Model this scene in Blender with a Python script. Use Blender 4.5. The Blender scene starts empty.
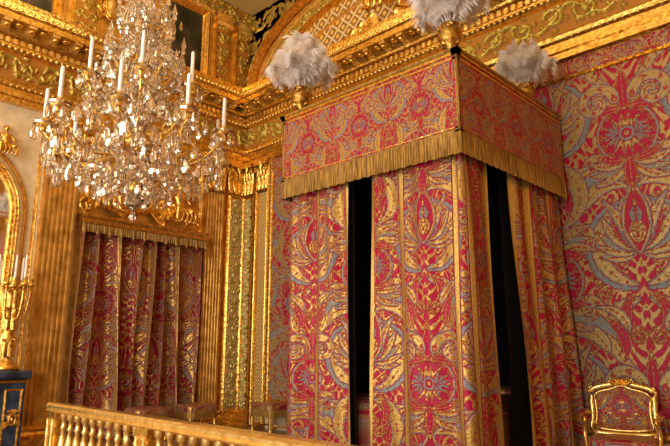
import bpy, math, random
import numpy as np
from mathutils import Vector, Matrix
random.seed(7); rng=np.random.RandomState(7)
pi=math.pi
XL=-9.73; XR=1.35; YH=7.42; YB=-4.2; ZC=9.0
# ------------------------------------------------------------------ materials
def mat_new(name):
    m=bpy.data.materials.new(name); m.use_nodes=True
    nt=m.node_tree; b=nt.nodes['Principled BSDF']; return m,nt,b
def link(nt,a,b): nt.links.new(a,b)
def noise(nt,scale,detail=3,vec=None):
    n=nt.nodes.new('ShaderNodeTexNoise'); n.inputs['Scale'].default_value=scale; n.inputs['Detail'].default_value=detail
    if vec is None:
        tc=nt.nodes.new('ShaderNodeTexCoord'); vec=tc.outputs['Object']
    link(nt,vec,n.inputs['Vector']); return n
def ramp(nt,fac,stops):
    r=nt.nodes.new('ShaderNodeValToRGB'); el=r.color_ramp.elements
    while len(el)<len(stops): el.new(0.5)
    for e,(p,c) in zip(el,stops): e.position=p; e.color=(*c,1)
    link(nt,fac,r.inputs['Fac']); return r
def mathn(nt,op,a,b=None,clamp=False):
    n=nt.nodes.new('ShaderNodeMath'); n.operation=op; n.use_clamp=clamp
    for i,v in enumerate((a,b)):
        if v is None: continue
        if isinstance(v,(int,float)): n.inputs[i].default_value=v
        else: link(nt,v,n.inputs[i])
    return n.outputs[0]
def mix(nt,fac,a,b):
    n=nt.nodes.new('ShaderNodeMix'); n.data_type='RGBA'
    for s,v in ((n.inputs[0],fac),(n.inputs[6],a),(n.inputs[7],b)):
        if isinstance(v,tuple): s.default_value=(*v,1)
        elif isinstance(v,(int,float)): s.default_value=v
        else: link(nt,v,s)
    return n.outputs[2]
def bump(nt,b,h,strength=0.3,dist=0.02):
    n=nt.nodes.new('ShaderNodeBump'); n.inputs['Strength'].default_value=strength; n.inputs['Distance'].default_value=dist
    link(nt,h,n.inputs['Height']); link(nt,n.outputs[0],b.inputs['Normal'])
def metal(name,c1,c2,rough=0.33,met=0.9,bs=0.35,scale=14):
    m,nt,b=mat_new(name)
    n=noise(nt,scale,5)
    r=ramp(nt,n.outputs[0],[(0.32,c1),(0.62,c2)]); link(nt,r.outputs[0],b.inputs['Base Color'])
    b.inputs['Metallic'].default_value=met; b.inputs['Roughness'].default_value=rough
    bump(nt,b,n.outputs[0],bs,0.02); return m
def plain(name,c,rough=0.6,met=0,var=0.12,scale=8,**kw):
    m,nt,b=mat_new(name); n=noise(nt,scale,4)
    r=ramp(nt,n.outputs[0],[(0.3,tuple(x*(1-var) for x in c)),(0.7,tuple(min(1,x*(1+var)) for x in c))])
    link(nt,r.outputs[0],b.inputs['Base Color']); b.inputs['Roughness'].default_value=rough; b.inputs['Metallic'].default_value=met
    for k,v in kw.items(): b.inputs[k].default_value=v
    return m
M={}
M['gold']=metal('gilt_gold',(0.58,0.29,0.04),(1.0,0.67,0.17),0.24,0.92,0.45,18)
M['goldpale']=metal('pale_gilt',(0.80,0.48,0.11),(1.0,0.76,0.29),0.24,0.82,0.3,14)
M['goldwall']=metal('gilded_panelling',(0.54,0.29,0.045),(0.88,0.55,0.13),0.34,0.7,0.3,6)
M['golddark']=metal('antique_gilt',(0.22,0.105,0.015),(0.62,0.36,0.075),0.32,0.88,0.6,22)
M['cream']=plain('cream_paint',(0.78,0.64,0.40),0.5)
M['ceil']=plain('gilt_ceiling_paint',(0.58,0.38,0.13),0.5)
M['black']=plain('dark_bed_interior',(0.006,0.004,0.004),0.95)  # near-black colour standing in for shade inside the bed
M['wax']=plain('candle_wax',(0.95,0.92,0.84),0.45,var=0.03)
M['wick']=plain('wick',(0.03,0.02,0.02),0.9)
m,nt,b=mat_new('ostrich_feather'); n=noise(nt,9,3); r=ramp(nt,n.outputs[0],[(0.3,(0.95,0.89,0.85)),(0.7,(1,0.98,0.95))]); link(nt,r.outputs[0],b.inputs['Base Color']); b.inputs['Roughness'].default_value=.8
tl=nt.nodes.new('ShaderNodeBsdfTranslucent'); link(nt,r.outputs[0],tl.inputs['Color']); ms=nt.nodes.new('ShaderNodeMixShader'); ms.inputs[0].default_value=.45
link(nt,b.outputs[0],ms.inputs[1]); link(nt,tl.outputs[0],ms.inputs[2]); link(nt,ms.outputs[0],nt.nodes['Material Output'].inputs['Surface']); M['feather']=m
M['bluemarble']=metal('dark_blue_marble',(0.01,0.018,0.04),(0.05,0.08,0.13),0.15,0.0,0.02,6)
M['mirror']=plain('mirror_glass',(0.9,0.9,0.86),0.04,1.0,var=0.01)
M['glassdark']=plain('clock_face',(0.02,0.016,0.02),0.15)
# crystal
m,nt,b=mat_new('cut_crystal'); b.inputs['Base Color'].default_value=(1,0.97,0.91,1); b.inputs['Roughness'].default_value=0.02
b.inputs['Transmission Weight'].default_value=1.0; b.inputs['IOR'].default_value=1.5
n=noise(nt,30,2); g=nt.nodes.new('ShaderNodeBsdfPrincipled'); g.inputs['Metallic'].default_value=0.9; g.inputs['Roughness'].default_value=0.06
r=ramp(nt,n.outputs[0],[(0.35,(0.84,0.66,0.38)),(0.65,(1,0.96,0.92))]); link(nt,r.outputs[0],g.inputs['Base Color'])
ms=nt.nodes.new('ShaderNodeMixShader'); ms.inputs[0].default_value=0.33
link(nt,b.outputs[0],ms.inputs[1]); link(nt,g.outputs[0],ms.inputs[2]); link(nt,ms.outputs[0],nt.nodes['Material Output'].inputs['Surface'])
M['crystal']=m
# fringe
m,nt,b=mat_new('bullion_fringe'); tc=nt.nodes.new('ShaderNodeTexCoord'); mp=nt.nodes.new('ShaderNodeMapping'); mp.inputs['Scale'].default_value=(60,60,3)
link(nt,tc.outputs['Object'],mp.inputs['Vector']); n=noise(nt,1.5,3,mp.outputs[0])
r=ramp(nt,n.outputs[0],[(0.35,(0.15,0.075,0.01)),(0.65,(0.56,0.32,0.06))]); link(nt,r.outputs[0],b.inputs['Base Color'])
b.inputs['Roughness'].default_value=0.45; b.inputs['Metallic'].default_value=0.4; bump(nt,b,n.outputs[0],0.8,0.012); M['fringe']=m
# brocades (mask attribute + procedural palette)
def brocade(name,ground,gold,blue,met=0.35,rough=0.5,dk=(0.10,0.012,0.012),spec=.2):
    m,nt,b=mat_new(name)
    at=nt.nodes.new('ShaderNodeAttribute'); at.attribute_name='pat'
    sp=nt.nodes.new('ShaderNodeSeparateColor'); link(nt,at.outputs['Color'],sp.inputs[0])
    n=noise(nt,60,3)
    gm=mathn(nt,'MULTIPLY',sp.outputs[0],1.0,True)
    g1=mix(nt,n.outputs[0],tuple(x*0.6 for x in ground),tuple(min(1,x*1.4) for x in ground))
    g2=mix(nt,n.outputs[0],tuple(x*0.36 for x in gold),tuple(min(1,x*1.64) for x in gold))
    g3=mix(nt,n.outputs[0],tuple(x*0.55 for x in blue),tuple(min(1,x*1.45) for x in blue))
    c=mix(nt,sp.outputs[1],g1,g3); c=mix(nt,gm,c,g2)
    c=mix(nt,mathn(nt,'MULTIPLY',sp.outputs[2],0.75),c,dk)
    link(nt,c,b.inputs['Base Color'])
    link(nt,mathn(nt,'MULTIPLY',gm,met),b.inputs['Metallic']); b.inputs['Roughness'].default_value=rough; b.inputs['Specular IOR Level'].default_value=spec
    h=mathn(nt,'ADD',gm,mathn(nt,'MULTIPLY',sp.outputs[1],0.6)); h=mathn(nt,'ADD',h,mathn(nt,'MULTIPLY',n.outputs[0],0.7))
    bump(nt,b,h,0.55,0.012); return m
M['brocade']=brocade('crimson_gold_brocade',(0.44,0.006,0.050),(0.55,0.345,0.092),(0.25,0.275,0.27),.55,.36)
M['brocade3']=brocade('crimson_gold_wall_brocade',(0.42,0.008,0.045),(0.45,0.315,0.11),(0.22,0.26,0.25),.4,.45)
M['brocade2']=brocade('tawny_gold_brocade',(0.28,0.010,0.035),(0.52,0.31,0.085),(0.30,0.22,0.18),0.65,0.28)
M['relief']=brocade('cream_gilt_relief',(0.62,0.42,0.17),(1.0,0.66,0.16),(0.6,0.5,0.3),0.75,0.32,(0.26,0.12,0.02))  # dk paints shade into the crevices around the raised leaves
M['frieze']=brocade('umber_gilt_relief',(0.46,0.20,0.03),(1.0,0.58,0.12),(0.6,0.5,0.3),0.8,0.3,(0.18,0.06,0.008))
def lattice(name,axes,sc,c1,c2,c3):
    m,nt,b=mat_new(name); tc=nt.nodes.new('ShaderNodeTexCoord'); sp=nt.nodes.new('ShaderNodeSeparateXYZ'); link(nt,tc.outputs['Object'],sp.inputs[0])
    u=sp.outputs[axes[0]]; v=sp.outputs[axes[1]]
    a=mathn(nt,'ABSOLUTE',mathn(nt,'SINE',mathn(nt,'MULTIPLY',mathn(nt,'ADD',u,v),sc)))
    c=mathn(nt,'ABSOLUTE',mathn(nt,'SINE',mathn(nt,'MULTIPLY',mathn(nt,'SUBTRACT',u,v),sc)))
    mn=mathn(nt,'MINIMUM',a,c); pr=mathn(nt,'MULTIPLY',a,c)
    r1=ramp(nt,mn,[(0.22,c1),(0.34,c2)]); f=mathn(nt,'GREATER_THAN',pr,0.80)
    col=mix(nt,f,r1.outputs[0],c3); link(nt,col,b.inputs['Base Color'])
    b.inputs['Roughness'].default_value=0.4; b.inputs['Metallic'].default_value=0.35
    hh=mathn(nt,'SUBTRACT',1.0,mathn(nt,'MULTIPLY',mn,2.0,True)); bump(nt,b,hh,0.5,0.02); return m
M['lat_head']=lattice('gilt_lattice_mosaic',(0,2),11,(0.92,0.76,0.44),(0.42,0.21,0.035),(0.95,0.62,0.17))
M['lat_fine']=lattice('fine_gilt_lattice',(0,2),21,(1.0,0.70,0.22),(0.46,0.26,0.06),(0.9,0.8,0.5))
m,nt,b=mat_new('old_master_canvas'); n=noise(nt,2.2,6); r=ramp(nt,n.outputs[0],[(0.35,(0.008,0.010,0.006)),(0.5,(0.03,0.03,0.015)),(0.62,(0.09,0.06,0.03)),(0.75,(0.28,0.17,0.09))])
link(nt,r.outputs[0],b.inputs['Base Color']); b.inputs['Roughness'].default_value=0.35; M['canvas']=m
m,nt,b=mat_new('oak_parquet'); tc=nt.nodes.new('ShaderNodeTexCoord'); br=nt.nodes.new('ShaderNodeTexBrick'); link(nt,tc.outputs['Object'],br.inputs['Vector'])
br.inputs['Color1'].default_value=(0.28,0.13,0.05,1); br.inputs['Color2'].default_value=(0.2,0.09,0.035,1); br.inputs['Mortar'].default_value=(0.05,0.02,0.01,1); br.inputs['Scale'].default_value=3; br.inputs['Mortar Size'].default_value=0.01
link(nt,br.outputs[0],b.inputs['Base Color']); b.inputs['Roughness'].default_value=0.3; M['parquet']=m

# ------------------------------------------------------------------ mesh builder
class MB:
    def __init__(s): s.v=[];s.f=[];s.m=[];s.sm=[];s.c=[];s.n=0;s.mats=[]
    def mi(s,k):
        if k not in s.mats: s.mats.append(k)
        return s.mats.index(k)
    def add(s,V,F,mat,smooth=False,col=None):
        V=np.asarray(V,float).reshape(-1,3); F=[tuple(int(i)+s.n for i in f) for f in F]
        s.v.append(V); s.f+=F; k=s.mi(mat); s.m+=[k]*len(F); s.sm+=[smooth]*len(F)
        s.c.append(np.zeros((len(V),4)) if col is None else col.reshape(-1,4)); s.n+=len(V)
    def grid(s,P,mat,smooth=True,col=None,wu=False,wv=False):
        nu,nv=P.shape[:2]; I=np.arange(nu*nv).reshape(nu,nv)
        iu=np.arange(nu if wu else nu-1); iv=np.arange(nv if wv else nv-1)
        a=I[np.ix_(iu,iv)]; b_=I[np.ix_((iu+1)%nu,iv)]; c=I[np.ix_((iu+1)%nu,(iv+1)%nv)]; d=I[np.ix_(iu,(iv+1)%nv)]
        F=np.stack([a,b_,c,d],-1).reshape(-1,4)
        s.add(P.reshape(-1,3),F.tolist(),mat,smooth,col)
    def box(s,a,b,mat):
        x0,y0,z0=a;x1,y1,z1=b
        V=np.array([(x0,y0,z0),(x1,y0,z0),(x1,y1,z0),(x0,y1,z0),(x0,y0,z1),(x1,y0,z1),(x1,y1,z1),(x0,y1,z1)],float)
        s.add(V,[(0,3,2,1),(4,5,6,7),(0,1,5,4),(1,2,6,5),(2,3,7,6),(3,0,4,7)],mat)
    def lathe(s,prof,c,mat,seg=16,smooth=True):
        a=np.linspace(0,2*pi,seg,endpoint=False); pr=np.array(prof,float)
        P=np.zeros((seg,len(pr),3)); P[:,:,0]=np.cos(a)[:,None]*pr[:,0]; P[:,:,1]=np.sin(a)[:,None]*pr[:,0]; P[:,:,2]=pr[:,1]
        P+=np.array(c); s.grid(P,mat,smooth,wu=True)
    def tube(s,path,rad,mat,seg=8,closed=False,smooth=True):
        p=np.array(path,float); n=len(p); rad=np.ones(n)*rad
        t=np.roll(p,-1,0)-np.roll(p,1,0) if closed else np.gradient(p,axis=0)
        t/=np.linalg.norm(t,axis=1)[:,None]+1e-9
        up=np.array([0.03,0.05,1.0]); 
        if abs(t[:,2]).mean()>0.9: up=np.array([1.0,0.05,0.02])
        nn=np.cross(t,up); nn/=np.linalg.norm(nn,axis=1)[:,None]+1e-9; bb=np.cross(t,nn)
        a=np.linspace(0,2*pi,seg,endpoint=False)
        P=p[:,None,:]+rad[:,None,None]*(np.cos(a)[None,:,None]*nn[:,None,:]+np.sin(a)[None,:,None]*bb[:,None,:])
        if not closed:
            P=np.concatenate([np.repeat(p[:1,None],seg,1),P,np.repeat(p[-1:,None],seg,1)],0)
        s.grid(P,mat,smooth,wu=closed,wv=True)
    def ell(s,c,r,mat,nu=12,nv=8,e=1.0,smooth=True,col=None):
        a=np.linspace(0,2*pi,nu,endpoint=False); b=np.linspace(-pi/2,pi/2,nv)
        f=lambda x:np.sign(x)*np.abs(x)**e
        P=np.zeros((nu,nv,3)); P[:,:,0]=f(np.cos(a))[:,None]*f(np.cos(b)); P[:,:,1]=f(np.sin(a))[:,None]*f(np.cos(b)); P[:,:,2]=f(np.sin(b))[None,:]
        P=P*np.array(r)+np.array(c); s.grid(P,mat,smooth,wu=True,col=col); return P
    def build(s,name,loc=(0,0,0),rotz=0.0):
        me=bpy.data.meshes.new(name); V=np.concatenate(s.v)
        me.from_pydata(V.tolist(),[],s.f)
        for k in s.mats: me.materials.append(M[k])
        me.polygons.foreach_set('material_index',s.m); me.polygons.foreach_set('use_smooth',s.sm)
        C=np.concatenate(s.c)
        if C.any():
            at=me.attributes.new('pat','FLOAT_COLOR','POINT'); at.data.foreach_set('color',C.astype(np.float32).ravel())
        me.update(); o=bpy.data.objects.new(name,me); bpy.context.scene.collection.objects.link(o)
        o.location=loc; o.rotation_euler=(0,0,rotz); return o
class Frame:
    def __init__(s,o,u,v,n): s.o,s.u,s.v,s.n=[np.array(x,float) for x in (o,u,v,n)]
    def __call__(s,u,v,n):
        u,v,n=np.broadcast_arrays(np.asarray(u,float),v,n)
        return s.o+u[...,None]*s.u+v[...,None]*s.v+n[...,None]*s.n
FL=Frame((XL,0,0),(0,1,0),(0,0,1),(1,0,0))
FH=Frame((0,YH,0),(1,0,0),(0,0,1),(0,-1,0))
def fbox(mb,F,u0,u1,v0,v1,n0,n1,mat):
    V=np.array([F(u,v,n) for n in (n0,n1) for (u,v) in ((u0,v0),(u1,v0),(u1,v1),(u0,v1))])
    mb.add(V,[(0,3,2,1),(4,5,6,7),(0,1,5,4),(1,2,6,5),(2,3,7,6),(3,0,4,7)],mat)
def extrude(mb,F,prof,u0,u1,mat,smooth=False):
    pr=np.array(prof,float); P=np.stack([F(u,pr[:,1],pr[:,0]) for u in (u0,u1)]); mb.grid(P,mat,smooth)
def framepath(mb,F,pts,w,h,n0,mat,closed=True):
    p=np.array(pts,float); n=len(p)
    if closed: t1=p-np.roll(p,1,0); t2=np.roll(p,-1,0)-p
    else:
        t1=np.vstack([p[1]-p[0],p[1:]-p[:-1]]); t2=np.vstack([p[1:]-p[:-1],p[-1]-p[-2]])
    t1/=np.linalg.norm(t1,axis=1)[:,None]+1e-9; t2/=np.linalg.norm(t2,axis=1)[:,None]+1e-9
    nn=np.stack([-t1[:,1]-t2[:,1],t1[:,0]+t2[:,0]],1); nn/=np.linalg.norm(nn,axis=1)[:,None]+1e-9
    sc=1/np.clip(-t1[:,1]*nn[:,0]+t1[:,0]*nn[:,1],0.4,1)
    nn*=sc[:,None]
    prof=[(-.5,0),(-.5,.5),(-.38,.8),(-.2,.55),(0,1),(.2,.55),(.38,.8),(.5,.5),(.5,0)]
    P=np.stack([F(p[:,0]+nn[:,0]*a*w,p[:,1]+nn[:,1]*a*w,n0+bb*h) for a,bb in prof],1)
    mb.grid(P,mat,False,wu=closed)
def rectframe(mb,F,u0,u1,v0,v1,w,h,n0,mat): framepath(mb,F,[(u0,v0),(u1,v0),(u1,v1),(u0,v1)],w,h,n0,mat)

# ------------------------------------------------------------------ pattern rasters
class Ras:
    def __init__(s,W,H,res): 
        s.W,s.H=W,H; s.nx,s.ny=int(round(W/res)),int(round(H/res)); s.res=res; s.edge=.008; s.ring=0; s.hatch=0
        s.gold=np.zeros((s.nx,s.ny)); s.blue=np.zeros((s.nx,s.ny)); s.dark=np.zeros((s.nx,s.ny)); s.h=np.zeros((s.nx,s.ny))
    def sd(s,pts,ws):
        pts=np.array(pts); ws=np.array(ws); mg=ws.max()+0.03
        i0=max(0,int((pts[:,0].min()-mg)/s.res)); i1=min(s.nx,int((pts[:,0].max()+mg)/s.res)+1)
        j0=int(math.floor((pts[:,1].min()-mg)/s.res)); j1=int((pts[:,1].max()+mg)/s.res)+1
        if i1<=i0: return None
        x=(np.arange(i0,i1)+.5)*s.res; jj=np.arange(j0,j1); y=(jj+.5)*s.res
        d=np.full((len(x),len(y)),9.); ti=np.zeros_like(d); dc=d.copy()
        for k,(p,w) in enumerate(zip(pts,ws)):
            r=np.hypot(x[:,None]-p[0],y[None,:]-p[1]); q=r-w; mk=q<d; d[mk]=q[mk]; ti[mk]=k/(len(pts)-1); dc=np.minimum(dc,r)
        return np.ix_(np.arange(i0,i1),jj%s.ny),d,ti,dc
    def curve(s,x,y,ang,L,curl,n=48,cacc=0.0):
        P=[];ds=L/n;a=ang
        for k in range(n+1):
            P.append((x,y)); x+=math.cos(a)*ds; y+=math.sin(a)*ds; a+=(curl+cacc*k/n)*ds/L
        return P
    def leaf(s,x,y,deg,L,w,curl=0,kind='blue',lobes=5,cacc=0,flat=False):
        P=s.curve(x,y,math.radians(deg),L,curl,48,cacc); t=np.linspace(0,1,len(P))
        W=w*(np.sin(pi*np.clip(t**0.75,0.02,0.97)) if not flat else (1-0.75*t))*(0.58+0.42*np.abs(np.sin(lobes*pi*t)))
        s.paint(P,W,kind,lobes)
    def paint(s,P,W,kind,lobes=5):
        r=s.sd(P,W)
        if r is None: return
        ix,d,ti,dc=r
        G=s.gold[ix];B=s.blue[ix];D=s.dark[ix];H=s.h[ix]
        ins=d<0; e=s.edge
        halo=(d<e*.9+(s.ring if kind=='gold' else 0))&~ins
        G[halo]=0;B[halo]=0;D[halo]=0.5
        if s.ring and kind=='gold':
            rg=(d<s.ring)&~ins; B[rg]=1; D[rg]=0
        out=ins&(d>-e); core=ins&~out
        vein=core&((dc<e*.5)|(np.sin(ti*lobes*2*pi*1.0+dc*90)>.74))
        if kind=='blue': G[out]=1;B[out]=0;D[out]=0;G[core]=0;B[core]=1;D[core]=0;G[vein]=.9
        elif kind=='silver': G[ins]=0;B[ins]=1;D[ins]=0;D[vein]=.5
        elif kind=='gold':
            G[ins]=1;B[ins]=0;D[ins]=0
            if s.hatch:
                ht=core&(np.sin(d*520)>.3); D[ht]=.28
                G[vein]=.1; D[vein]=.1
            else: D[vein]=.65
        elif kind=='red': G[out]=1;B[out]=0;D[out]=0;G[core]=0;B[core]=0;D[core]=0;G[vein]=.9
        elif kind=='crim': G[ins]=0;B[ins]=0;D[ins]=0
        wm=np.array(W).max(); hh=np.clip(-d/wm,0,1)**.5; hh[vein]*=.8
        H[ins]=hh[ins]*.6+.4
        s.gold[ix]=G;s.blue[ix]=B;s.dark[ix]=D;s.h[ix]=H
    def disc(s,x,y,r,kind): s.paint([(x,y)]*2,[r,r],kind,1)
    def spiral(s,cx,cy,r0,turns,a0,w,kind='gold',sgn=1,lobes=8):
        t=np.linspace(0,1,70); r=r0*(1-t)**.9+.01; a=a0+sgn*turns*2*pi*t
        P=np.stack([cx+r*np.cos(a),cy+r*np.sin(a)],1); s.paint(P,w*(1-.6*t)*(0.8+.2*np.abs(np.sin(lobes*pi*t))),kind,lobes)
    def sample(s,x,y,fold=True):
        if fold: xf=np.abs(((x+s.W)%(2*s.W))-s.W)
        else: xf=x%s.W
        i=np.clip((xf/s.res).astype(int),0,s.nx-1); j=(y/s.res).astype(int)%s.ny
        return i,j
    def col(s,x,y,fold=True):
        i,j=s.sample(x,y,fold); return np.stack([s.gold[i,j],s.blue[i,j],s.dark[i,j],np.ones(i.shape)],-1)
T=1.7
def make_brocade(thr=.24,fine=1.0):
    R=Ras(.5,T,.0022); R.edge=.0055*fine; R.hatch=1
    X=((np.arange(R.nx)+.5)*R.res)[:,None]; Y=((np.arange(R.ny)+.5)*R.res)[None,:]; w=2*pi/T
    f=np.sin(43.9*X+2.2*np.sin(7*w*Y))*np.sin(10*w*Y+2.6*np.sin(37.7*X)); R.gold[:]=(np.abs(f)<thr)*.9
    q=np.random.RandomState(5)
    for k in range(44):
        x,y=q.rand()*.5,q.rand()*T; R.spiral(x,y,.036,1.1,q.rand()*6,.011,'gold',1 if k%2 else -1,4)
    for ax,oy,mir in ((0.,.0,1),(.5,T/2,-1)):
        A=lambda d:(d if mir==1 else 180-d)
        X0=lambda x:(x if mir==1 else .5-x)
        c=mir
        R.ring=.007
        R.leaf(X0(.02),oy+.0,A(8),.78,.058,c*3.0,'silver',15)
        R.leaf(X0(.03),oy+.02,A(12),.72,.038,c*3.0,'gold',14)
        R.leaf(X0(.03),oy-.06,A(-14),.52,.048,-c*2.5,'gold',11)
        R.leaf(X0(.05),oy-.03,A(-40),.30,.028,-c*2.0,'red',8)
        R.spiral(X0(.34),oy+.30,.10,1.35,(0 if mir==1 else pi),.028,'gold',c)
        R.spiral(X0(.17),oy+.73,.10,1.3,(-pi/2),.026,'gold',c)
        R.leaf(X0(.04),oy+.60,A(55),.44,.044,-c*2.6,'blue',11)
        R.leaf(X0(.28),oy+.50,A(105),.32,.038,c*2.0,'gold',9)
        R.leaf(X0(.37),oy+.46,A(75),.28,.032,c*1.4,'red',8)
        R.leaf(X0(.40),oy+.62,A(100),.22,.024,c*1.4,'gold',6)
        for dg,L,wd,kd in ((-34,.20,.026,'gold'),(-14,.23,.026,'gold'),(6,.26,.028,'blue'),(24,.28,.028,'gold'),(40,.30,.028,'red'),(55,.32,.030,'gold'),(71,.35,.030,'gold')):
            R.leaf(X0(.01),oy+.22,A(dg),L,wd,c*(.9 if dg<60 else -.3),kd,8)
        R.leaf(X0(.0),oy+.20,90,.44,.075,0,'gold',1); R.leaf(X0(0),oy+.215,90,.39,.058,0,'crim',1)
        R.ring=0
        R.leaf(X0(0),oy+.25,90,.28,.028,0,'gold',6); R.leaf(X0(0),oy+.26,A(50),.14,.018,c*1.2,'gold',4); R.leaf(X0(.01),oy+.38,A(60),.10,.013,c*1.2,'silver',3)
        cy=oy+.92; R.ring=.010
        R.disc(X0(0),cy,.165,'gold'); R.ring=0; R.disc(X0(0),cy,.140,'crim')
        for k in range(14): R.disc(X0(.152*math.cos(k*.45-pi/2)),cy+.152*math.sin(k*.45-pi/2),.008,'crim')
        for dg in (-90,-60,-30,0,30,60,90): R.leaf(X0(.02),cy,A(dg),.125,.021,0,'gold',3)
        for dg in (-75,-45,-15,15,45,75): R.leaf(X0(.05),cy,A(dg),.085,.009,0,'silver',2)
        R.disc(X0(0),cy,.045,'silver'); R.disc(X0(0),cy,.028,'crim'); R.disc(X0(0),cy,.014,'gold')
        R.ring=.006
        for dg,L,kd in ((72,.28,'gold'),(54,.26,'blue'),(36,.25,'gold'),(16,.2,'red')): R.leaf(X0(.02),cy+.16,A(dg),L,.028,-c*1.2,kd,7)
        R.leaf(X0(0),cy+.15,90,.28,.040,0,'red',9)
        for dg,L,kd in ((-70,.24,'gold'),(-50,.24,'blue'),(-30,.22,'gold'),(-10,.2,'red')): R.leaf(X0(.02),cy-.16,A(dg),L,.025,c*1.2,kd,7)
        R.leaf(X0(0),cy-.15,-90,.22,.034,0,'red',7)
    return R
BR=make_brocade(.24); BW=make_brocade(.38,.8)
def make_rinceau():
    R=Ras(2,1,.012); R.edge=.02
    t=np.linspace(0,1,120); R.paint(np.stack([2*t,.5+.33*np.cos(2*pi*t)],1),np.full(120,.05),'gold',20)
    for cx,cy,sg,a0 in ((.5,.5,1,pi*.9),(1.5,.5,-1,pi*.9)):
        R.spiral(cx,cy,.34,1.5,a0,.06,'gold',sg,12)
        for k in range(6):
            a=k*60+20; R.leaf(cx,cy,a,.17,.045,sg*.6,'gold',3)
        for k in range(5): R.leaf(cx+.36*math.cos(k*1.25),cy+.36*math.sin(k*1.25),math.degrees(k*1.25)+sg*50,.24,.05,sg*1.5,'gold',4)
    return R
RN=make_rinceau()
def make_arab():
    R=Ras(.5,2,.0125); R.edge=.02
    R.leaf(.0,.05,90,.5,.07,0,'gold',7); R.spiral(.26,.35,.17,1.3,pi,.04,'gold',-1); R.leaf(.05,.1,20,.45,.05,1.6,'gold',6)
    R.spiral(.22,.85,.15,1.3,-pi/2,.04,'gold',1); R.leaf(0,.7,60,.4,.05,-1.8,'gold',6); R.paint([(0,1.2)]*2,[.15,.15],'gold',3); R.paint([(0,1.2)]*2,[.08,.08],'red',3)
    for dg in (0,30,60,90): R.leaf(0,1.3,dg,.35,.05,.6,'gold',5)
    R.spiral(.28,1.7,.16,1.3,-pi/2,.04,'gold',-1); R.leaf(0,1.55,40,.4,.05,1.4,'gold',6)
    return R
AR=make_arab()
def relief(mb,F,u0,u1,v0,v1,n0,R,su,sv,amp,mat,res=.02,u_off=0,v_off=0,fold=True):
    nu=max(2,int((u1-u0)/res)+1); nv=max(2,int((v1-v0)/res)+1)
    U,V=np.meshgrid(np.linspace(u0,u1,nu),np.linspace(v0,v1,nv),indexing='ij')
    x=(U-u_off)/su; y=(V-v_off)/sv
    i,j=R.sample(x,y,fold); h=R.h[i,j]
    mb.grid(F(U,V,n0+h*amp),mat,True,R.col(x,y,fold) if mat in('relief','frieze') else None)

# ------------------------------------------------------------------ ornament helpers
def leafsheet(mb,F,u,v,n,w,h,curl,mat,tilt=0):
    a=np.linspace(-1,1,5); t=np.linspace(0,1,8); A,TT=np.meshgrid(a,t,indexing='ij')
    W=w*.5*np.sin(pi*np.clip(TT*.8+.15,0,1))*(.85+.15*np.abs(np.sin(TT*9)))
    U=A*W; VV=h*np.sin(TT*pi*.62)/1.0; N=curl*TT**2.5+ .03*(1-A**2)
    ct,st=math.cos(tilt),math.sin(tilt)
    mb.grid(F(u+U*ct+VV*st,v-U*st+VV*ct,n+N),mat,True)
def scroll(mb,F,u,v,n,r,turns,a0,sgn,rad,mat):
    t=np.linspace(0,1,28); rr=r*(1-.88*t); a=a0+sgn*turns*2*pi*t
    mb.tube(F(u+rr*np.cos(a),v+rr*np.sin(a),n+0*t+rad*t),rad*(1-.35*t),mat,6)
def capital(mb,F,uc,w,v0,v1,n,mat='gold'):
    h=v1-v0
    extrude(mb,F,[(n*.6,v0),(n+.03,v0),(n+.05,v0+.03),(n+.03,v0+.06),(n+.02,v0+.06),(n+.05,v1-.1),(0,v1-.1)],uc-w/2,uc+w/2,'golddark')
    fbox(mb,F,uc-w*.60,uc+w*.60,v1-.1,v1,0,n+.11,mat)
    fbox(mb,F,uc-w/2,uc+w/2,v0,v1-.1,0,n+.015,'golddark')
    for k in (-1,0,1): leafsheet(mb,F,uc+k*w*.34,v0+.05,n+.02,w*.36,h*.42,.07,mat)
    for k in (-1.5,-.5,.5,1.5): leafsheet(mb,F,uc+k*w*.3,v0+.1,n+.02,w*.28,h*.62,.08,mat)
    for s_ in (-1,1): scroll(mb,F,uc+s_*w*.44,v1-.19,n+.08,w*.17,1.4,pi/2,-s_,.02,mat)
    leafsheet(mb,F,uc,v1-.2,n+.08,w*.3,.16,.04,mat)
def pilaster(mb,F,uc,w,v0,v1,n=.12,mat='goldwall',nf=6):
    pts=[];fl=w/(nf+.5)
    pts.append((uc-w/2,0)); pts.append((uc-w/2,n))
    u=uc-w/2+fl*.35
    for k in range(nf):
        for a in np.linspace(0,pi,6): pts.append((u+fl*.38-fl*.38*math.cos(a),n-fl*.54*math.sin(a)))
        u+=fl*1.02 if k<nf-1 else 0
    pts+= [(uc+w/2,n),(uc+w/2,0)]
    p=np.array(pts); p[:,0]=np.clip(p[:,0],uc-w/2,uc+w/2)
    P=np.stack([F(p[:,0],v,p[:,1]) for v in (v0+.3,v1)],1); mb.grid(P,mat,False)
    extrude(mb,F,[(0,v0),(n+.09,v0),(n+.09,v0+.12),(n+.05,v0+.14),(n+.08,v0+.18),(n+.05,v0+.22),(n+.06,v0+.26),(n+.01,v0+.3),(0,v0+.3)],uc-w/2-.05,uc+w/2+.05,'gold')
    fbox(mb,F,uc-w/2-.05,uc+w/2+.05,v0,v0+.25,0,n+.04,'gold')
def capsule(p0,r0,p1,r1,seg=14):
    p0,p1=np.array(p0,float),np.array(p1,float); d=p1-p0; L=np.linalg.norm(d); d=d/L if L>1e-6 else np.array([0,0,1.])
    a=np.linspace(-pi/2,0,6); b=np.linspace(0,pi/2,6)
    path=[p0+d*r0*math.sin(x) for x in a]+[p1+d*r1*math.sin(x) for x in b]; rad=[max(1e-3,r0*math.cos(x)) for x in a]+[max(1e-3,r1*math.cos(x)) for x in b]
    return path,rad
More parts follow.
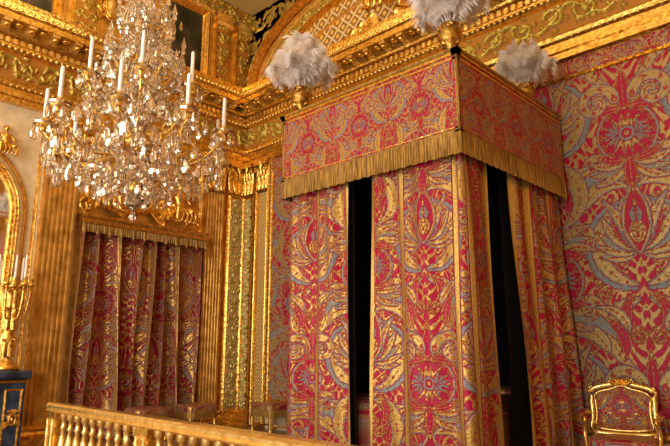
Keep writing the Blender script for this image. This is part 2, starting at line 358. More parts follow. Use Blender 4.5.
def blob(parts,voxel=.022):
    tmp=MB()
    for p0,r0,p1,r1 in parts:
        if np.linalg.norm(np.array(p0)-np.array(p1))<1e-5: p1=(p1[0],p1[1],p1[2]+1e-3)
        pa,ra=capsule(p0,r0,p1,r1); tmp.tube(pa,ra,'gold',14)
    o=tmp.build('tmp_blob'); mo=o.modifiers.new('r','REMESH'); mo.mode='VOXEL'; mo.voxel_size=voxel
    sm=o.modifiers.new('s','SMOOTH'); sm.iterations=3
    dg=bpy.context.evaluated_depsgraph_get(); e=o.evaluated_get(dg); me=e.to_mesh()
    V=np.zeros(len(me.vertices)*3); me.vertices.foreach_get('co',V); F=[tuple(p.vertices) for p in me.polygons]
    V=V.reshape(-1,3).copy(); e.to_mesh_clear(); me2=o.data; bpy.data.objects.remove(o); bpy.data.meshes.remove(me2)
    return V,F
_fig=blob([((0,.22,.12),.16,(0,.42,.10),.135),((0,.42,.10),.135,(0,.62,.08),.16),((-.15,.68,.08),.075,(.15,.68,.08),.075),((0,.72,.08),.06,(0,.82,.09),.055),
 ((0,.90,.11),.10,(0,.95,.09),.105),((0,.90,.21),.02,(0,.92,.20),.02),((0,.99,.0),.07,(0,.95,.0),.07),((-.07,.97,.03),.06,(.07,.97,.03),.06),
 ((-.1,.2,.14),.12,(-.2,.26,.42),.085),((-.2,.26,.42),.08,(-.22,-.06,.42),.045),((-.22,-.08,.42),.04,(-.24,-.12,.55),.03),
 ((.1,.2,.14),.12,(.26,.22,.38),.085),((.26,.22,.38),.08,(.38,-.08,.34),.045),((.38,-.1,.34),.04,(.42,-.13,.46),.03),
 ((-.19,.68,.08),.065,(-.38,.52,.14),.05),((-.38,.52,.14),.048,(-.52,.70,.24),.034),((-.52,.70,.24),.04,(-.56,.77,.26),.03),
 ((.19,.68,.08),.065,(.34,.46,.14),.05),((.34,.46,.14),.048,(.22,.32,.32),.034),((.22,.32,.32),.04,(.18,.30,.36),.03)],.026)
def figure(mb,F,u,v,n,sc,flip=1,mat='gold',wings=True):
    V,Fc=_fig; V2=F(u+flip*V[:,0]*sc,v+V[:,1]*sc,n+V[:,2]*sc)
    mb.add(V2,Fc,mat,True)
    for k in range(5): 
        t=np.linspace(0,1,10); mb.tube(F(u+flip*sc*(-.25+.13*k+.08*np.sin(t*3)),v+sc*(.30-.42*t),n+sc*(.30+.12*np.sin(t*2.5))),sc*.05*(1-.3*t),mat,6)
    if wings:
        for s_ in (-1,1):
            for k in range(6): leafsheet(mb,F,u+s_*sc*.10,v+sc*(.62+.02*k),n+sc*.02,sc*.16,sc*(.75-.07*k),.06,mat,tilt=s_*(.35+.24*k))
def cartouche(mb,F,u,v,n,ru,rv,mat,inner):
    a=np.linspace(0,2*pi,24,endpoint=False); q=min(1,ru/.2)
    mb.tube(F(u+ru*np.cos(a),v+rv*np.sin(a),n+.06+0*a),.045*q,mat,8,closed=True)
    mb.tube(F(u+ru*1.22*np.cos(a),v+rv*1.18*np.sin(a),n+.03+0*a),.03*q,mat,6,closed=True)
    r=np.linspace(0,1,5); P=F(u+ru*r[None,:]*np.cos(a)[:,None],v+rv*r[None,:]*np.sin(a)[:,None],n+.07*(1-r[None,:]**2)+0*a[:,None]); mb.grid(P,inner,True,wu=True)
    for s_ in (-1,1):
        scroll(mb,F,u+s_*ru*1.5,v-rv*.6,n+.05,.14*q,1.3,pi/2,s_,.035*q,mat); scroll(mb,F,u+s_*ru*1.45,v+rv*.75,n+.05,.12*q,1.3,-pi/2,-s_,.03*q,mat)
        for k in range(4): leafsheet(mb,F,u+s_*ru*.9,v-rv*.9,n+.03,.14*q,.34*q,.08*q,mat,tilt=s_*(.9+.45*k))
    for k in range(-2,3): leafsheet(mb,F,u+k*.05*q,v+rv*1.1,n+.03,.14*q,.3*q,.08*q,mat,tilt=k*.4)

# ------------------------------------------------------------------ ROOM SHELL
mb=MB(); mb.box((XL-.3,YB-.3,-.2),(XR+.3,YH+.3,0),'parquet')
mb.box((-7.6,2.35,0),(XR,3.55,.2),'parquet'); mb.box((XL,3.55,0),(XR,YH,.2),'parquet'); mb.build('floor')
mb=MB(); mb.box((XL-.3,YB-.3,ZC),(XR+.3,YH+.3,ZC+.2),'ceil'); mb.build('ceiling')
mb=MB(); mb.box((XR,YB-.3,0),(XR+.3,YH+.3,ZC),'goldwall'); mb.build('wall_right')
mb=MB(); FR=Frame((XR,0,0),(0,1,0),(0,0,1),(-1,0,0))
for y0,y1 in ((-3.6,-1.2),(-.9,1.5),(1.8,4.4),(4.7,7.0)):
    fbox(mb,FR,y0,y1,.6,5.0,0,.01,'cream'); rectframe(mb,FR,y0,y1,.6,5.0,.12,.06,0,'gold'); rectframe(mb,FR,y0+.2,y1-.2,.8,4.8,.05,.03,0,'gold')
mb.build('trim_20')
mb=MB(); wx=[XL-.3,-8.4,-6.4,-5.2,-3.2,-2.0,0.0,XR+.3]
for k in range(0,8,2): mb.box((wx[k],YB-.3,0),(wx[k+1],YB,ZC),'goldwall')
for k in range(1,7,2):
    mb.box((wx[k],YB-.3,6.6),(wx[k+1],YB,ZC),'cream'); mb.box((wx[k],YB-.3,0),(wx[k+1],YB,.25),'cream')
mb.build('wall_window_side')
for k in range(1,7,2):
    mb=MB(); x0,x1=wx[k],wx[k+1]
    for xx in np.linspace(x0,x1-.06,4): mb.box((xx,YB-.2,.25),(xx+.06,YB-.1,6.6),'cream')
    for zz in np.linspace(.25,6.54,8): mb.box((x0,YB-.2,zz),(x1,YB-.1,zz+.06),'cream')
    mb.build('window_%d'%((k+1)//2))
mb=MB(); mb.box((XL-.3,YB-.3,0),(XL,YH+.3,ZC),'cream'); mb.build('wall_left')
mb=MB()
fbox(mb,FL,3.95,6.95,.2,5.4,0,.015,'goldwall')
fbox(mb,FL,YB,YH,6.85,ZC,0,.03,'goldwall')
rectframe(mb,FL,4.05,6.3,3.78,5.2,.09,.05,.015,'gold')
rectframe(mb,FL,3.28,3.38,.7,5.3,.05,.03,0,'gold')
mb.build('trim_5')
mb=MB(); fbox(mb,FL,YB,.6,0,.55,0,.06,'cream'); mb.build('baseboard_left')
mb=MB(); mb.box((XL-.3,YH,0),(XR+.3,YH+.3,ZC),'goldwall'); mb.build('wall_head')
# entablatures
def entab(name,F,u0,u1):
    mb=MB()
    prof=[(0,5.4),(.12,5.4),(.12,5.5),(.15,5.5),(.15,5.62),(.19,5.65),(.2,5.7),(.12,5.74),(.1,5.78)]
    extrude(mb,F,prof,u0,u1,'gold')
    relief(mb,F,u0,u1,5.78,6.22,.1,RN,.44,.44,.08,'frieze',.018,0,5.78,fold=False)
    extrude(mb,F,[(.1,6.22),(.16,6.24),(.2,6.28),(.2,6.32),(.17,6.32)],u0,u1,'gold')
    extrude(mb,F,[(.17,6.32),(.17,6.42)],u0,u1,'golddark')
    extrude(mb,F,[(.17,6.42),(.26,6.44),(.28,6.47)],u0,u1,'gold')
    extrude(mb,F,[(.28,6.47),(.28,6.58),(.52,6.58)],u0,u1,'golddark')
    extrude(mb,F,[(.52,6.58),(.52,6.68),(.56,6.70),(.60,6.78),(.62,6.85),(0,6.87)],u0,u1,'gold')
    u=u0
    while u<u1-.09:
        fbox(mb,F,u,u+.06,6.325,6.41,.15,.225,'goldpale'); u+=.11
    u=u0+.1
    while u<u1-.2:
        P=[(.27,6.48),(.34,6.50),(.42,6.54),(.50,6.54),(.50,6.58),(.27,6.58)]
        pr=np.array(P); G=np.stack([F(uu,pr[:,1],pr[:,0]) for uu in (u,u+.12)]); mb.grid(G,'goldpale',False)
        for uu in (u,u+.12): mb.add(F(uu,pr[:,1],pr[:,0]),[tuple(range(len(pr)))],'goldpale')
        mb.ell(F(u+.06,6.50,.44),(.05,.05,.035),'gold',8,6)
        mb.ell(F(u+.24,6.56,.40),(.06,.06,.03),'gold',8,6); u+=.36
    u=u0
    while u<u1-.05:
        mb.ell(F(u+.04,5.66,.17),(.032,.032,.032),'goldpale',6,5)
        mb.ell(F(u+.04,6.27,.18),(.032,.032,.034),'goldpale',6,5)
        mb.ell(F(u+.04,6.75,.57),(.03,.03,.045),'goldpale',6,5); u+=.09
    return mb.build(name)
entab('trim_1',FL,YB,YH-.05); entab('trim_2',FH,XL+.05,XR)
def pil(name,F,uc,w,v0): 
    mb=MB(); pilaster(mb,F,uc,w,v0,4.72); capital(mb,F,uc,w*.95,4.7,5.4,.12); mb.build(name)
pil('trim_6',FL,3.62,.50,0.2); pil('trim_7',FL,6.60,.42,.2); pil('trim_8',FL,.35,.52,0.0); 
mb=MB()
fbox(mb,FL,6.9,7.36,.2,5.4,0,.1,'gold'); relief(mb,FL,6.98,7.28,.5,4.65,.105,AR,.32,.36,.04,'relief',.012,7.13,.5)
rectframe(mb,FL,6.96,7.30,.45,4.7,.05,.03,.1,'gold'); capital(mb,FL,7.13,.42,4.7,5.4,.1); mb.build('trim_9')
mb=MB()
fbox(mb,FH,XL+.1,-9.3,.2,5.4,0,.1,'gold'); relief(mb,FH,XL+.17,-9.37,.5,4.65,.105,AR,.28,.32,.04,'relief',.012,(XL+.17-9.37)/2,.5)
capital(mb,FH,(XL+.1-9.3)/2,.30,4.7,5.4,.1); mb.build('trim_10')
mb=MB()
fbox(mb,FH,-9.27,-8.82,.2,5.4,0,.05,'lat_fine'); rectframe(mb,FH,-9.22,-8.87,.25,5.35,.08,.05,.05,'gold'); capital(mb,FH,-9.045,.34,4.75,5.4,.07); mb.build('trim_11')

def tapestry(name,u0,u1,res,cx,S=2.05):
    mb=MB(); v0,v1=.7,5.12
    U,V=np.meshgrid(np.linspace(u0,u1,int((u1-u0)/res)),np.linspace(v0,v1,int((v1-v0)/res)),indexing='ij')
    C=BW.col((U-cx)/S,(V-2.35)/S+.02); mb.grid(FH(U,V,.05+.008*np.sin(U*5)*np.sin(V*2)),'brocade3',True,C)
    U,V=np.meshgrid(np.linspace(u0,u1,int((u1-u0)/.012)),np.linspace(5.16,5.38,20),indexing='ij')
    C=BR.col(U/.5,V/.5); mb.grid(FH(U,V,.05+0*U),'brocade',False,C)
    rectframe(mb,FH,u0,u1,v0,5.14,.05,.03,.05,'gold')
    mb.build(name)
tapestry('brocade_wall_hanging',-3.3,XR-.02,.0105,-2.12)
tapestry('brocade_wall_hanging',-8.76,-5.6,.02,-7.1)
mb=MB(); fbox(mb,FH,-8.8,XR,.2,.66,0,.08,'cream'); extrude(mb,FH,[(0,.62),(.12,.62),(.14,.66),(.12,.7),(0,.7)],-8.8,XR,'gold'); mb.build('baseboard_head')

# lunette arch
mb=MB(); cx=-4.2
def arch(hw,hh,n=90,e=2.7):
    a=np.linspace(pi,0,n); c,s_=np.cos(a),np.sin(a)
    return np.stack([cx+hw*np.sign(c)*np.abs(c)**(2/e),6.85+hh*np.abs(s_)**(2/e)],1)
o=arch(5.3,1.95); i2=arch(4.55,1.45)
framepath(mb,FH,o,.22,.24,.0,'gold',False)
framepath(mb,FH,arch(5.05,1.78),.12,.13,.0,'goldpale',False)
n=700; o2=arch(4.98,1.72,n); i3=arch(4.66,1.52,n); tt=np.linspace(0,1,14)
L=np.concatenate([[0],np.cumsum(np.linalg.norm(np.diff(o2,axis=0),axis=1))])
PU=o2[:,None,0]*(1-tt)+i3[:,None,0]*tt; PV=o2[:,None,1]*(1-tt)+i3[:,None,1]*tt
xx,yy=L[:,None]/.3+0*tt,tt*.98+0*L[:,None]
i_,j_=RN.sample(xx,yy,False); mb.grid(FH(PU,PV,.04+.06*RN.h[i_,j_]),'frieze',True,RN.col(xx,yy,False))
framepath(mb,FH,i2,.14,.14,.0,'gold',False)
f=arch(4.5,1.42,90); P=np.stack([FH(f[:,0],np.full(90,6.85),.03),FH(f[:,0],f[:,1],.03)],1); mb.grid(P,'lat_head',False)
framepath(mb,FH,arch(3.9,1.12),.07,.06,.03,'goldpale',False)
relief(mb,FH,XL,XR,7.6,ZC,.0,RN,.55,.5,.015,'frieze',.03,0,0,fold=False)
mb.build('trim_3')
mb=MB(); figure(mb,FH,-5.45,7.2,.3,1.0,1); figure(mb,FH,-2.9,7.2,.3,1.0,-1); cartouche(mb,FH,-4.2,7.5,.15,.42,.5,'gold','goldpale')
for s_ in (-1,1):
    for k in range(7): leafsheet(mb,FH,-4.2+s_*.6,6.95,.25,.2,.65,.12,'gold',tilt=s_*(.2+.25*k))
    for k in range(6): leafsheet(mb,FH,-4.2+s_*(1.7+.15*k),6.9,.15,.24,.5-.04*k,.12,'gold',tilt=s_*(.3+.2*k))
    for k in range(3): scroll(mb,FH,-4.2+s_*(2.0+.4*k),7.08-.03*k,.2,.2-.03*k,1.4,pi,-s_,.045,'gold')
mb.build('gilt_sculpture_group')
def painting(name,F,u0,u1,v0,v1):
    mb=MB(); fbox(mb,F,u0,u1,v0,v1,.03,.07,'canvas'); rectframe(mb,F,u0,u1,v0,v1,.16,.1,.03,'gold'); rectframe(mb,F,u0-.14,u1+.14,v0-.14,v1+.14,.05,.05,.03,'goldpale'); mb.build(name)
painting('framed_painting',FL,1.2,3.25,7.02,8.5); painting('framed_painting',FL,5.25,6.2,7.02,8.5)
mb=MB()
for yc in (.6,3.75,4.6,6.62,7.15):
    w=.34 if yc!=3.75 else .5
    fbox(mb,FL,yc-w/2,yc+w/2,6.9,8.6,.03,.1,'gold'); relief(mb,FL,yc-w/2+.05,yc+w/2-.05,6.95,8.5,.105,AR,w*.95,.5,.04,'frieze',.016,yc,6.95)
    extrude(mb,FL,[(.03,8.35),(.16,8.35),(.2,8.42),(.16,8.48),(.2,8.56),(.22,8.6),(0,8.6)],yc-w/2-.04,yc+w/2+.04,'goldpale')
    extrude(mb,FL,[(.03,6.87),(.2,6.87),(.2,6.95),(.13,7.02),(.03,7.02)],yc-w/2-.04,yc+w/2+.04,'goldpale')
relief(mb,FL,YB,YH,8.6,ZC,.06,RN,.42,.42,.08,'frieze',.025,0,8.6,fold=False)
extrude(mb,FL,[(.03,8.55),(.12,8.57),(.16,8.62),(.05,8.66)],YB,YH,'goldpale')
cartouche(mb,FL,4.17,7.75,.1,.12,.26,'gold','goldpale')
mb.build('trim_4')

# arched mirror over fireplace
mb=MB(); yc,r,sp=2.0,.98,3.66
a=np.linspace(0,pi,30); pts=[(yc+r,1.45)]+[(yc+r*math.cos(x),sp+r*math.sin(x)) for x in a]+[(yc-r,1.45)]
p=np.array(pts); mb.add(FL(p[:,0],p[:,1],.02),[tuple(range(len(p)))],'mirror')
framepath(mb,FL,pts,.14,.09,.0,'gold'); q=[(yc+(u-yc)*1.16,v if v<2 else sp+(v-sp)*1.16) for u,v in pts]; framepath(mb,FL,q,.06,.06,0,'goldpale')
for v in (1.45,2.2,2.95,3.66): fbox(mb,FL,yc-r,yc+r,v-.01,v+.01,.02,.03,'gold')
fbox(mb,FL,yc-.01,yc+.01,1.45,4.62,.02,.03,'gold')
cartouche(mb,FL,yc,4.85,.03,.14,.18,'gold','goldpale')
for s_ in (1,-1): figure(mb,FL,yc+s_*.72,4.58,.04,.42,s_,'gold',False)
mb.build('arched_mirror')
# fireplace
mb=MB()
fbox(mb,FL,.75,1.1,0,1.2,0,.42,'bluemarble'); fbox(mb,FL,2.95,3.27,0,1.2,0,.42,'bluemarble'); fbox(mb,FL,1.1,2.95,.95,1.2,0,.38,'bluemarble')
fbox(mb,FL,1.1,2.95,0,.95,0,.06,'black'); extrude(mb,FL,[(0,1.2),(.50,1.2),(.54,1.23),(.54,1.29),(.50,1.32),(0,1.32)],.7,3.3,'bluemarble')
pr=np.array([(0,1.2),(.50,1.2),(.54,1.23),(.54,1.29),(.50,1.32),(0,1.32)])
for u in (.7,3.3): mb.add(FL(u,pr[:,1],pr[:,0]),[tuple(range(6))],'bluemarble')
for u0,u1 in ((.78,1.07),(2.98,3.25)): rectframe(mb,FL,u0+.03,u1-.03,.15,1.05,.03,.02,.42,'gold'); cartouche(mb,FL,(u0+u1)/2,.65,.42,.045,.07,'gold','gold')
fr=Frame((XL,3.27,0),(1,0,0),(0,0,1),(0,1,0)); rectframe(mb,fr,.06,.38,.15,1.05,.03,.02,0,'gold')
extrude(mb,FL,[(.42,1.14),(.45,1.15),(.46,1.18),(.42,1.2)],.75,3.27,'gold'); extrude(mb,fr,[(0,1.14),(.02,1.15),(.025,1.18),(0,1.2)],0,.42,'gold'); mb.build('marble_fireplace',(.03,0,0))
# candelabra
mb=MB()
mb.lathe([(0,0),(.12,0),(.12,.03),(.07,.07),(.03,.12),(.05,.2),(.075,.27),(.04,.35),(.03,.42),(.05,.5),(.02,.56),(.02,.75),(0,.76)],(0,0,0),'gold',14)
for k in range(6):
    a=k*pi/3+.3; t=np.linspace(0,1,14); rr=.12*np.sin(t*pi/2)+.02; zz=.5-.08*np.sin(t*pi)+.25*t**2
    mb.tube(np.stack([rr*np.cos(a),rr*np.sin(a),zz],1),.010,'gold',6)
    ex,ey,ez=rr[-1]*math.cos(a),rr[-1]*math.sin(a),zz[-1]
    mb.lathe([(0,0),(.03,.01),(.035,.03),(.018,.04),(.018,.08),(0,.08)],(ex,ey,ez),'gold',10)
    if k%2==0: mb.lathe([(.011,0),(.010,.22),(.004,.225),(0,.23)],(ex,ey,ez+.07),'wax',8)
    FF=Frame((0,0,0),(-math.sin(a),math.cos(a),0),(0,0,1),(math.cos(a),math.sin(a),0)); leafsheet(mb,FF,0,.36,.04,.08,.2,.06,'gold'); leafsheet(mb,FF,0,.52,.03,.08,.2,.06,'gold'); leafsheet(mb,FF,0,.12,.04,.08,.16,.04,'gold')
mb.lathe([(.02,.74),(.045,.76),(.02,.8),(.022,.84)],(0,0,0),'gold',10); mb.lathe([(.011,0),(.010,.22),(.004,.225),(0,.23)],(0,0,.83),'wax',8)
for v in mb.v: v*=1.58
mb.build('gilt_candelabra',(XL+.34,3.0,1.322))

# portiere curtain on left wall
mb=MB(); nu,nv=400,300; y0,y1,zb,zt=3.93,6.26,.22,3.62
Ug=np.linspace(0,1,nu)[:,None]; Vg=np.linspace(0,1,nv)[None,:]
ph=2*pi*(Ug*7.5+.35*np.sin(Ug*11)+.14*np.sin(3*Vg+Ug*14)); amp=.11*(.70+.30*(1-Vg))*(1+.3*np.sin(Ug*23))
N=.19+amp*np.sin(ph)*.95+.025*np.sin(ph*2.3+Vg*5); N=np.maximum(N,.03); YY=y0+(y1-y0)*(Ug+.0*Vg)+.045*np.cos(ph)
ZZ=zb+(zt-zb)*Vg+0*Ug
S=1.5; C=BR.col((Ug*3.6+0*Vg)/S,ZZ/S+.2)
lin=(np.sin(ph*.5+.6)>.80); C[...,0]=np.where(lin,.8,C[...,0])
mb.grid(FL(YY,ZZ,N),'brocade2',True,C)
extrude(mb,FL,[(.02,3.6),(.30,3.6),(.34,3.64),(.34,3.7),(.38,3.74),(.38,3.78),(.02,3.8)],3.90,6.33,'gold')
u=np.linspace(3.92,6.31,220)[:,None]; v=np.linspace(0,1,4)[None,:]; mb.grid(FL(u+0*v,3.62-.13*v+0*u,.34+.012*np.sin(u*160)+0*v),'fringe',False)
for s_ in np.linspace(3.96,6.28,12): mb.tube(FL(np.full(6,s_),np.linspace(3.62,3.44,6),np.full(6,.345)),np.array([.012,.014,.012,.026,.028,.01]),'fringe',6)
mb.build('brocade_curtain')
mb=MB(); yc=5.05
cartouche(mb,FL,yc,4.32,.08,.2,.27,'gold','glassdark')
for s_ in (-1,1):
    figure(mb,FL,yc+s_*.70,3.98,.12,.68,s_,'gold')
    for k in range(4): leafsheet(mb,FL,yc+s_*.35,3.95,.12,.16,.4,.1,'gold',tilt=s_*(.5+.25*k))
    scroll(mb,FL,yc+s_*1.0,3.98,.1,.13,1.3,pi/2,-s_,.035,'gold')
mb.build('oval_overdoor_medallion')

# ------------------------------------------------------------------ BED
bx0,bx1,by0,by1=-5.52,-2.89,4.80,7.28; zt,zb=4.55,3.50
mb=MB()
def bro_path(mb,path,z0,z1,res,xoff,depth=None,mat='brocade',S=1.5,zoff=0,edges=(),ew=.028):
    p=np.array(path,float); seg=np.linalg.norm(np.diff(p,axis=0),axis=1); L=np.concatenate([[0],np.cumsum(seg)])
    n=int(L[-1]/res)+1; s=np.linspace(0,L[-1],n); x=np.interp(s,L,p[:,0]); y=np.interp(s,L,p[:,1])
    if len(p)>2:
        k=5; ker=np.ones(2*k+1)/(2*k+1); xs=np.convolve(np.pad(x,k,'edge'),ker,'valid'); ys=np.convolve(np.pad(y,k,'edge'),ker,'valid')
    else: xs,ys=x,y
    tx,ty=np.gradient(xs),np.gradient(ys); ll=np.hypot(tx,ty)+1e-9; nx,ny=ty/ll,-tx/ll
    z=np.linspace(z0,z1,int((z1-z0)/res)+1); Sg,Zg=np.meshgrid(s,z,indexing='ij')
    D=depth(Sg,Zg) if depth else 0*Sg
    P=np.stack([xs[:,None]+nx[:,None]*D,ys[:,None]+ny[:,None]*D,Zg],-1)
    C=BR.col((Sg+xoff)/S,(Zg+zoff)/S)
    for e in edges:
        mk=np.abs(Sg-e)<ew; C[mk]=(1,0,0,1)
        if .05<e<L[-1]-.05:
            mk2=(np.abs(Sg-e)<ew+.008)&~mk; C[mk2]=(0,0,.8,1)
    mb.grid(P,mat,True,C); return L[-1]
Lv=(by1-by0); Wv=bx1-bx0
VS=.85; zo=-.448
bro_path(mb,[(bx0,by1),(bx0,by0)],zb+.2,zt,.012,.46,None,S=VS,zoff=zo,edges=(.03,Lv-.02))
bro_path(mb,[(bx0,by0),(bx1,by0)],zb+.2,zt,.007,.385,None,S=VS,zoff=zo,edges=(.0,Wv-.0))
bro_path(mb,[(bx1,by0),(bx1,by1)],zb+.2,zt,.007,.46,None,S=VS,zoff=zo,edges=(.0,Lv-.0))
mb.tube([(bx0,by0,zb+.2),(bx0,by0,zt)],.012,'fringe',6); mb.tube([(bx1,by0,zb+.2),(bx1,by0,zt)],.014,'fringe',6)
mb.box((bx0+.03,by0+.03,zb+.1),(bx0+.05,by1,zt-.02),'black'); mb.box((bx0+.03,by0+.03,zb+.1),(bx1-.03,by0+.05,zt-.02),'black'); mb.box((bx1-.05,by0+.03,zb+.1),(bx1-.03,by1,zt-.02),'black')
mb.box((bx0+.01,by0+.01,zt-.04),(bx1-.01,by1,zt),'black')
def rim(z,h,out,mat):
    a,b,c,d=bx0-out,bx1+out,by0-out,by1
    for p,q in (((a,c,z),(b,c+.05+out,z+h)),((a,c,z),(a+.05+out,d,z+h)),((b-.05-out,c,z),(b,d,z+h))): mb.box(p,q,mat)
rim(zt-.015,.04,.02,'gold'); rim(zt+.02,.03,.035,'fringe'); rim(zt-.06,.02,.008,'gold')
rim(zb+.19,.04,.012,'fringe'); rim(zb+.25,.012,.008,'gold')
def fringe(path,nrm):
    p=np.array(path,float); L=np.linalg.norm(p[1]-p[0]); n=int(L/.008); s=np.linspace(0,1,n)[:,None]; v=np.linspace(0,1,6)[None,:]
    k=np.arange(n)[:,None]; zbv=.215+.012*np.abs(np.sin(k*.2))+.004*(rng.rand(n)[:,None])
    off=.014+.006*np.sin(k*1.6)*(.3+v)+.003*rng.rand(n)[:,None]
    P=np.zeros((n,6,3)); P[:,:,0]=p[0,0]+(p[1,0]-p[0,0])*s+nrm[0]*off; P[:,:,1]=p[0,1]+(p[1,1]-p[0,1])*s+nrm[1]*off; P[:,:,2]=zb+.205-v*zbv
    mb.grid(P,'fringe',False)
fringe([(bx0,by0),(bx1+.015,by0)],(0,-1)); fringe([(bx1,by0-.015),(bx1,by1)],(1,0)); fringe([(bx0,by1),(bx0,by0)],(-1,0))
zl,zu=.22,3.64; ins=.09
def folds(f,a,ph=0,sec=0.3):
    def g(s,z):
        t=1-(z-zl)/(zu-zl); return a*(.5+.7*t)*np.sin(2*pi*f*s+ph+.5*np.sin(z*1.1))+a*sec*np.sin(2*pi*f*2.3*s+z*1.5)+.03*t
    return g
cx0,cx1,cy0=bx0+ins,bx1-ins,by0+ins
bro_path(mb,[(cx0,cy0+1.0),(cx0,cy0),(-4.46,cy0)],zl,zu,.0085,.02,folds(1.9,.05,.6,.4),edges=(.02,1.0,1.0+.46,1.0+.97-.02),S=1.4)
bro_path(mb,[(-4.11,cy0),(cx1,cy0),(cx1,5.47)],zl,zu,.0085,.68,folds(1.6,.045,1.1,.4),edges=(.02,.41,1.06,cx1+4.11+.10,cx1+4.11+.57),S=1.4)
bro_path(mb,[(cx1,5.93),(cx1,by1-.02)],zl,zu,.0085,.4,folds(2.3,.055,0.3,.4),edges=(.02,.42,.95),S=1.4)
bro_path(mb,[(cx0,by1),(cx0,6.3)],zl,zu,.03,.4,folds(2,.03),S=1.5)
mb.box((cx0+.13,cy0+.14,.22),(-4.50,cy0+.16,3.7),'black'); mb.box((cx0+.13,cy0+.14,.22),(cx0+.15,by1,3.7),'black')  # black sheets added behind the curtains so the gaps stay dark
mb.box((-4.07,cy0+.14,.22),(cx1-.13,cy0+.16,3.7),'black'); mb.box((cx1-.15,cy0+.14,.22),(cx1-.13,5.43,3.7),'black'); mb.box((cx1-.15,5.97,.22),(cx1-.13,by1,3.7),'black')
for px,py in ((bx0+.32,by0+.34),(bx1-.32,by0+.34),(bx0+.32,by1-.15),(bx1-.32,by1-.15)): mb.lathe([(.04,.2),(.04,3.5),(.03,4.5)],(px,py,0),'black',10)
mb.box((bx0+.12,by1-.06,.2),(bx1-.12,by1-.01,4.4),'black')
P=mb.ell(((bx0+bx1)/2,6.12,.72),(.98,1.0,.38),'brocade2',120,50,.35)
Pc=P.reshape(-1,3); mb.c[-1]=BR.col(Pc[:,0]/1.0,(Pc[:,1]+Pc[:,2])/1.0).reshape(-1,4)
for k in (-.5,.5): 
    P=mb.ell(((bx0+bx1)/2+k,6.9,1.05),(.40,.2,.12),'brocade2',60,30,.6); Pc=P.reshape(-1,3); mb.c[-1]=BR.col(Pc[:,0],Pc[:,2]).reshape(-1,4)
mb.build('canopy_bed')
def plume(name,x,y,z,sc=1.0,seed=0):
    r=np.random.RandomState(seed); mb=MB()
    mb.lathe([(0,0),(.10,0),(.10,.03),(.05,.06),(.035,.10),(.09,.16),(.125,.24),(.12,.30),(.08,.34),(.095,.37),(.06,.38),(0,.38)],(0,0,0),'golddark',18)
    for k in range(6):
        a=k*pi/3; FF=Frame((0,0,0),(-math.sin(a),math.cos(a),0),(0,0,1),(math.cos(a),math.sin(a),0)); leafsheet(mb,FF,0,.14,.07,.09,.15,.07,'gold')
        scroll(mb,FF,0,.31,.12,.03,1,0,1,.01,'gold')
    nf=28
    for k in range(nf):
        ring=k%3; a=k*2.399+r.rand()*.3; reach=(.10,.24,.33)[ring]*(.9+.2*r.rand()); hgt=(.56,.46,.30)[ring]*(.85+.3*r.rand())
        t=np.linspace(0,1,26); rr=.03+reach*np.sin(t*pi*.60); zz=.36+hgt*np.sin(t*pi*.78)/.95-.05*t
        ca,sa=math.cos(a),math.sin(a); sp=np.stack([rr*ca,rr*sa,zz],1); mb.tube(sp,.004,'feather',4)
        V=[];F=[]
        for q in range(3,26):
            for rep in range(5):
              for s_ in (-1,1):
                l=(.05+.075*math.sin(pi*min(1,q/27)))*(.6+.8*r.rand()); 
                d=np.array([-sa*s_,ca*s_,0])+np.array([ca,sa,0])*(.7*r.rand()-.1)+np.array([0,0,.8*(r.rand()-.4)]); d/=np.linalg.norm(d)
                b0=sp[q]+(sp[q]-sp[q-1])*r.rand(); w=np.array([ca,sa,.4])*.0055
                m1=b0+d*l*.55+np.array([0,0,.012]); e=b0+d*l+np.array([0,0,-.05*r.rand()-.015])+np.array([ca,sa,0])*.02
                i=len(V); V+=[b0-w,b0+w,m1+w*1.3,m1-w*1.3,e]; F+=[(i,i+1,i+2,i+3),(i+3,i+2,i+4)]
        mb.add(np.array(V),F,'feather',False)
    for v in mb.v: v*=sc
    mb.build(name,(x,y,z))
zp=zt+.052
for k,(x,y) in enumerate(((bx0+.16,by0+.16),(bx1-.16,by0+.16),(bx0+.16,by1-.56),(bx1-.2,by1-.50))): plume('ostrich_feather_plume',x,y,zp,(1.10,1.04,.9,.92)[k],k+3)

# ------------------------------------------------------------------ balustrade
mb=MB(); yb=2.70; xa,xb=-6.80,XR-.02
FB=Frame((0,yb,0),(1,0,0),(0,0,1),(0,-1,0))
rail=[(-.06,.96),(-.075,.975),(-.06,.99),(-.075,1.005),(-.075,1.03),(-.05,1.05),(.05,1.05),(.075,1.03),(.075,1.005),(.06,.99),(.075,.975),(.06,.96),(-.06,.96)]
extrude(mb,FB,rail,xa,xb,'goldpale'); pr=np.array(rail[:-1]); mb.add(FB(xa,pr[:,1],pr[:,0]),[tuple(range(len(pr)))],'goldpale')
base=[(-.10,.2),(-.10,.30),(-.08,.34),(.08,.34),(.10,.30),(.10,.2)]; extrude(mb,FB,base,xa,xb,'gold')
bal=[(.05,.34),(.05,.37),(.028,.39),(.04,.42),(.056,.50),(.056,.58),(.036,.70),(.022,.79),(.038,.81),(.022,.84),(.026,.89),(.045,.91),(.045,.96)]
x=xa+.12
k=0
while x<xb-.1:
    if k%11==0:
        fbox(mb,FB,x-.1,x+.10,.34,.96,-.06,.06,'gold'); rectframe(mb,FB,x-.06,x+.06,.4,.88,.03,.015,.06,'goldpale'); x+=.20
    else:
        mb.lathe(bal,(x,yb,0),'goldpale',12); x+=.17
    k+=1
mb.build('gilt_balustrade')
